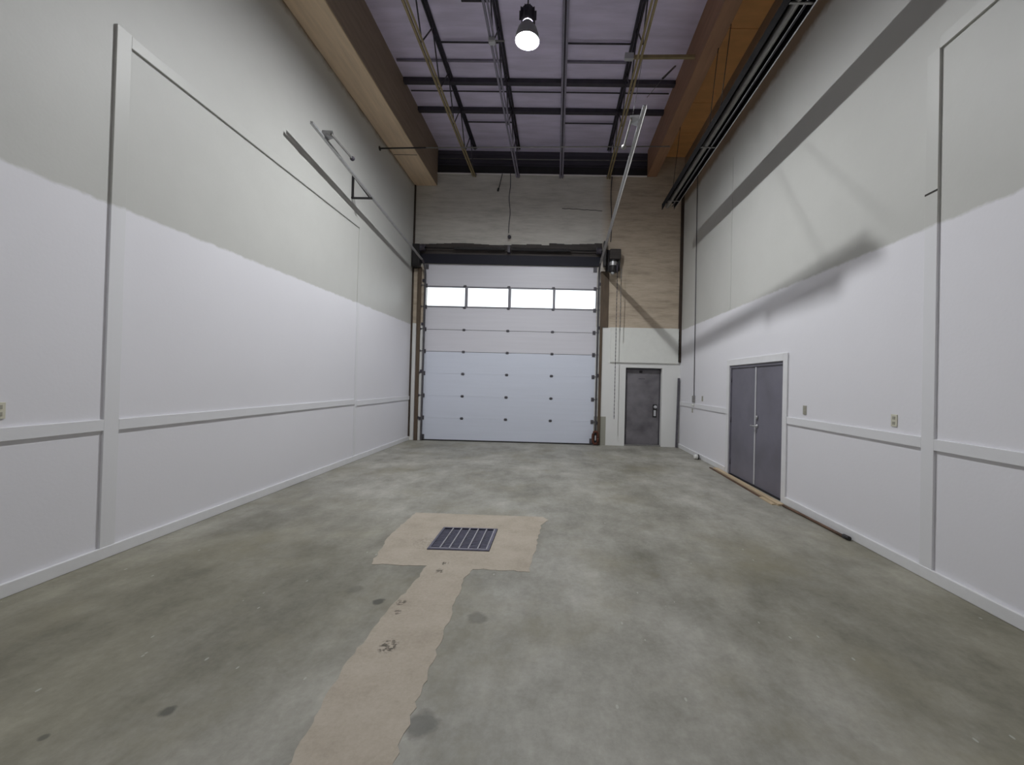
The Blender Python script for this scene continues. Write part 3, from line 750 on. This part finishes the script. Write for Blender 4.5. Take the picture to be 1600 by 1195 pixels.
spans(8.35, 8.075, 0.02, 'roof_batten', ['faint batten on the deck left of first joist, before the broad bars', 'faint batten on deck between first and second joists', 'faint batten on deck between third and fourth joists'], True, gaps((-1, 0), (0, 1), (2, 3)), M_STEEL_PURP, 'batten', 'faint battens on the deck')
bm = bmesh.new(); tube(bm, (-1.75, 7.0, 8.06), (-1.28, 7.0, 8.06), 0.02, 8)
tag(mk('bridging_rod', bm, M_STEEL_DK, None, (-1.5, 7.0, 8.06)), 'short stub rod left of the second joist near top of photo', 'rod', GR)
bm = bmesh.new(); tube(bm, (0.05, 6.75, 8.06), (0.45, 6.75, 8.06), 0.02, 8)
tag(mk('bridging_rod', bm, M_STEEL_DK, None, (.25, 6.75, 8.06)), 'short stub rod right of the third joist near top of photo', 'rod', GR)

# cross pipe near the end wall and a conduit on the siding
pp = thing('cross_pipe', (XL, 9.21, 6.76), 'thin pipe crossing the room from the left wall below the roof', 'pipe')
bm = bmesh.new(); tube(bm, (XL, 9.21, 6.76), (-3.0, 9.21, 6.79), 0.016, 10); mk('pipe_length', bm, M_BLACK, pp)
bm = bmesh.new(); tube(bm, (-3.0, 9.21, 6.79), (2.36, 9.21, 6.9), 0.012, 10); mk('pipe_length', bm, M_GALV_DULL, pp)
bm = bmesh.new(); lathe(bm, [(0.016, 0), (0.05, 0), (0.05, .012), (0.016, .014)], (XL, 9.21, 6.76), 12, 'x', True); mk('wall_flange', bm, M_BLACK, pp)
bm = bmesh.new(); tube(bm, (-3.4, YB + .08, 7.84), (2.36, YB + .08, 7.86), 0.014, 8)
tag(mk('conduit', bm, M_GALV_DULL, None, (0, YB + .08, 7.85)), 'thin pale conduit across the dark siding above the ledge', 'conduit')

# strut from the fourth joist to the reddish beam, hanger rod and sway brace for the right track
st = thing('track_strut', (1.85, 7.6, 7.6), 'ochre steel strut from fourth joist to the reddish beam', 'strut')
bm = bmesh.new(); bar(bm, (1.14, 7.6, 7.60), (2.36, 7.6, 7.62), 0.05, 0.05, (0, 1, 0)); mk('angle', bm, M_OCHRE, st)
piece('end_clamp', M_PALE, st, (1.10, 1.26, 7.56, 7.64, 7.55, 7.66), bevel=0.006)
bm = bmesh.new(); tube(bm, (1.42, 7.62, 7.57), (1.0, 6.02, onr(6.0) + .09), 0.004, 8)
tag(mk('hanger_rod', bm, M_BLACK, None, (1.42, 7.62, 7.57)), 'thin dark rod holding up the right door track', 'rod')
sb = thing('sway_brace', (2.2, 8.3, 7.98), 'dark diagonal brace from right track end up to the roof corner', 'brace')
bm = bmesh.new(); bar(bm, (1.62, 6.86, 6.68), (2.2, 8.3, 7.98), 0.03, 0.02); mk('angle', bm, M_BLACK, sb)
bm = bmesh.new(); tube(bm, (1.12, 5.60, onr(5.60) + .07), (1.62, 6.86, 6.68), 0.003, 6); mk('wire', bm, M_BLACK, sb)

# hanging cords and sticks on the end wall
cd = thing('pull_cord', (-1.38, YB - .1, 5.6), 'dark cord with ball end hanging before the end wall', 'cord')
bm = bmesh.new()
pathtube(bm, [(-1.385 + .02 * math.sin(k * .9) * (1 if 2 < k < 11 else .4), YB - .1, 7.38 - k * 0.127) for k in range(14)], 0.011, 6); mk('cord', bm, M_STEEL_DK, cd)
bm = bmesh.new(); ball(bm, (-1.37, YB - .1, 5.62), 0.05, 14, 10); mk('ball_end', bm, M_STEEL_DK, cd)
ck = thing('drop_rod', (-1.62, YB - .1, 7.36), 'short slanting dark rod hanging from the ledge by the cord', 'rod')
bm = bmesh.new(); tube(bm, (-1.61, YB - .08, 7.36), (-1.70, YB - .1, 6.9), 0.012, 8); mk('rod', bm, M_BLACK, ck)
bm = bmesh.new(); tube(bm, (-1.70, YB - .1, 6.95), (-1.715, YB - .1, 6.87), 0.026, 8); mk('tip', bm, M_BLACK, ck)
bm = bmesh.new()
pathtube(bm, [(1.40 - .02 * math.sin(k * .7), YB - .02, 7.36 - k * .2) for k in range(10)], 0.012, 6)
tag(mk('cable', bm, M_STEEL_DK, None, (1.4, YB - .02, 7.36)), 'thin dark cable down the end wall above the door opener', 'cable')

# ------------------------------------------------------------------ high bay lamp and an added fill copy
def lamp(loc, label, glow):
    x, y, z = loc
    t = thing('high_bay_lamp', (x, y, z), label, 'lamp', 'high bay lamps')
    bm = bmesh.new(); ball(bm, (x, y, z), 0.075, 24, 14); mk('globe', bm, glow, t)
    bm = bmesh.new(); lathe(bm, [(0.19, z - .09), (0.178, z), (0.145, z + .1), (0.075, z + .2), (0.07, z + .195), (0.138, z + .095), (0.171, z - .002), (0.183, z - .09)], (x, y, 0), 36, 'z'); mk('reflector', bm, M_REFL, t)
    bm = bmesh.new(); tube(bm, (x, y, z + .07), (x, y, z + .2), 0.03, 12); mk('lamp_socket', bm, M_STEEL_DK, t)
    bm = bmesh.new(); lathe(bm, [(0.06, z + .2), (0.1, z + .22), (0.1, z + .40), (0.07, z + .44), (0.02, z + .45)], (x, y, 0), 20, 'z', True)
    for k in range(10):
        a = 2 * math.pi * k / 10
        bar(bm, (x + .115 * math.cos(a), y + .115 * math.sin(a), z + .24), (x + .115 * math.cos(a), y + .115 * math.sin(a), z + .39), 0.006, 0.04, (-math.sin(a), math.cos(a), 0))
    mk('housing', bm, M_STEEL_DK, t)
    bm = bmesh.new(); tube(bm, (x, y, z + .44), (x, y, ZC), 0.012, 8); mk('stem', bm, M_STEEL_DK, t)
lamp((-0.582, 6.54, 7.1), 'brightly lit high bay lamp hanging between second and third joists', M_LAMP)
lamp((-0.582, -1.0, 7.1), 'weaker added fill lamp hanging unseen behind the viewpoint', M_LAMP_FILL)  # added fill lamp out of view, brightens the near walls

# ------------------------------------------------------------------ infrared tube heater along the right wall
ht = thing('tube_heater', (2.45, 9.6, 5.7), 'long black tube heater hung high along the right wall', 'heater')
HY0, HY1 = -1.0, 9.6
prof = [(-.133, -.02), (-.14, -.02), (-.14, .11), (-.10, .145), (.10, .145), (.14, .11), (.14, .0), (.133, .0), (.133, .105), (.095, .138), (-.095, .138), (-.133, .105)]
bm = bmesh.new()
rings = [[bm.verts.new((2.45 + a, y, 5.68 + b_)) for a, b_ in prof] for y in (HY0, HY1)]
for k in range(len(prof)):
    bm.faces.new((rings[0][k], rings[1][k], rings[1][(k + 1) % len(prof)], rings[0][(k + 1) % len(prof)]))
bm.faces.new(rings[0]); bm.faces.new(list(reversed(rings[1])))
mk('reflector_hood', bm, M_MATTE, ht)
bm = bmesh.new(); tube(bm, (2.425, HY0, 5.74), (2.425, HY1 - .02, 5.74), 0.045, 16); o = mk('heater_tube', bm, M_GALV_DULL, ht); o['label'] = 'grey radiant tube'
bm = bmesh.new(); tube(bm, (2.535, HY0, 5.735), (2.535, HY1 - .06, 5.735), 0.018, 12); o = mk('gas_pipe', bm, M_STEEL_DK, ht)
piece('bright_lip', M_ALU, ht, (2.578, 2.592, HY0, HY1, 5.670, 5.682), (2.500, 2.507, HY0, HY1 - .05, 5.70, 5.712), label='bright metal edge strips')
for y in (0.0, 2.2, 4.4, 7.1, 9.2):
    piece('tube_clamp', M_GALV_DULL, ht, (2.32, 2.58, y - .012, y + .012, 5.69, 5.70))
for y, x in ((0.2, 2.45), (3.2, 2.45), (6.62, 2.47), (7.1, 2.45), (9.3, 2.66)):
    bm = bmesh.new(); tube(bm, (2.45, y, 5.81), (x + (0.2 if x < 2.65 else 0), y, 7.93), 0.006, 6); mk('hanger_wire', bm, M_BLACK, ht)

# ------------------------------------------------------------------ conduit and outlets on the side walls
cn = thing('wall_conduit', (XR, 10.4, 1.2), 'thin grey conduit down the right wall to a small box', 'conduit')
bm = bmesh.new(); tube(bm, (XR - .013, 10.42, 7.0), (XR - .013, 10.33, 1.40), 0.010, 8); mk('pipe', bm, M_HINGE, cn)
piece('switch_box', M_GALV_DULL, cn, (XR - .05, XR, 10.26, 10.36, 1.27, 1.44), bevel=0.005)
bm = bmesh.new(); lathe(bm, [(0.03, 0), (0.03, -.03), (0.02, -.05)], (XR - .025, 10.3, 1.215), 12, 'x', True); mk('white_plug', bm, M_WHITE, cn)
piece('lower_cover', M_OUTLETD, cn, (XR - .012, XR, 10.42, 10.48, 1.02, 1.12), bevel=0.003)

def outlet(xw, sgn, y, z, label, pm=None, sw=False):
    t = thing('wall_outlet', (xw, y, z), label, 'outlet', 'outlets above the chair rails')
    xa, xb = sorted((xw, xw + sgn * .009))
    piece('cover_plate', pm or M_OUTLET, t, (xa, xb, y - .037, y + .037, z - .06, z + .06), bevel=0.002)
    for dz in (-.026, .026):
        xa, xb = sorted((xw + sgn * .009, xw + sgn * .012))
        piece('socket', M_OUTLETD, t, (xa, xb, y - .017, y + .017, z + dz - .015, z + dz + .015), bevel=0.001)
outlet(XR, -1, 4.26, 1.385, 'ivory outlet nearest on right wall, midway to the tall trim board')
outlet(XR, -1, 5.77, 1.39, 'greyish outlet on right wall just past the double door casing', M_OUTLETD)
outlet(XR, -1, 9.76, 1.39, 'small far outlet between conduit and double door', M_OUTLETD)
outlet(XL, 1, 2.98, 1.375, 'beige outlet on left wall cut by the photo edge')

# ------------------------------------------------------------------ floor things
gr = thing('drain_grate', ((GX0 + GX1) / 2, (GY0 + GY1) / 2, 0), 'square blue grey steel drain grate in the tan concrete patch', 'grate')
e = 0.004; w = 0.028
piece('grate_frame', M_GRATE, gr, (GX0 + e, GX0 + w, GY0 + e, GY1 - e, -.03, .012), (GX1 - w, GX1 - e, GY0 + e, GY1 - e, -.03, .012),
      (GX0 + w, GX1 - w, GY0 + e, GY0 + w, -.03, .012), (GX0 + w, GX1 - w, GY1 - w, GY1 - e, -.03, .012))
piece('frame_edge', M_GRATE_LT, gr, (GX1 - w - .012, GX1 - w, GY0 + w, GY1 - w, -.02, .014), (GX0 + w, GX1 - w, GY0 + w, GY0 + w + .009, -.02, .013), label='worn bright inner edges')
n = 6
for k in range(1, n):
    x = GX0 + w + (GX1 - GX0 - 2 * w) * k / n
    piece('bar', M_GRATE_LT, gr, (x - .006, x + .006, GY0 + w, GY1 - w, -.025, .014))
for k in range(1, 15):
    y = GY0 + w + (GY1 - GY0 - 2 * w) * k / 15
    piece('cross_bar', M_GRATE, gr, (GX0 + w, GX1 - w, y - .011, y + .011, -.02, .004))

bo = thing('wooden_board', (3.28, 7.4, 0), 'tan wooden board lying along the foot of the double door', 'board')
bm = bmesh.new(); bar(bm, (3.25, 6.08, 0.014), (3.295, 8.68, 0.014), 0.085, 0.026, (1, 0, 0)); mk('plank', bm, M_BOARD, bo)
bm = bmesh.new(); bar(bm, (3.170, 6.5, 0.009), (3.215, 8.75, 0.009), 0.034, 0.016, (1, 0, 0)); mk('edge_strip', bm, M_STICK, bo)
bm = bmesh.new(); bar(bm, (3.165, 6.12, 0.009), (3.170, 6.5, 0.009), 0.05, 0.016, (1, 0, 0)); mk('broken_end', bm, M_BOARD, bo)
sk = thing('wooden_stick', (3.31, 5.4, 0), 'dark brown stick lying along right baseboard nearer than the board', 'stick')
bm = bmesh.new(); pathtube(bm, [(3.262, 6.05, .018), (3.285, 5.6, .018), (3.295, 5.2, .018), (3.30, 4.86, .018)], 0.017, 8); mk('shaft', bm, M_STICK, sk)
bm = bmesh.new(); tube(bm, (3.30, 4.85, .024), (3.305, 4.76, .024), 0.024, 10); mk('black_end', bm, M_BLACK, sk)['label'] = 'black end cap'

cp = thing('white_cap', (3.25, 9.7, 0), 'small white cap with black rim lying by right baseboard', 'cap')
bm = bmesh.new(); lathe(bm, [(0.0, -.05), (0.05, -.045), (0.056, -.03), (0.056, .03)], (3.25, 9.72, .058), 18, 'x', True); mk('body', bm, M_WHITE, cp)
bm = bmesh.new(); lathe(bm, [(0.02, .03), (0.058, .03), (0.058, .055), (0.02, .06)], (3.25, 9.72, .058), 18, 'x', True); mk('rim', bm, M_BLACK, cp)

ba = thing('steel_bar', (3.29, YB - .12, 0), 'grey steel angle bar leaning in the far right corner', 'bar')
bm = bmesh.new(); bar(bm, (3.285, YB - .13, 0.005), (3.335, YB - .055, 1.88), 0.05, 0.006, (1, 0, 0)); mk('flange', bm, M_HINGE, ba)
bm = bmesh.new(); bar(bm, (3.262, YB - .108, 0.005), (3.312, YB - .035, 1.88), 0.006, 0.045, (1, 0, 0)); mk('flange', bm, M_HINGE, ba)
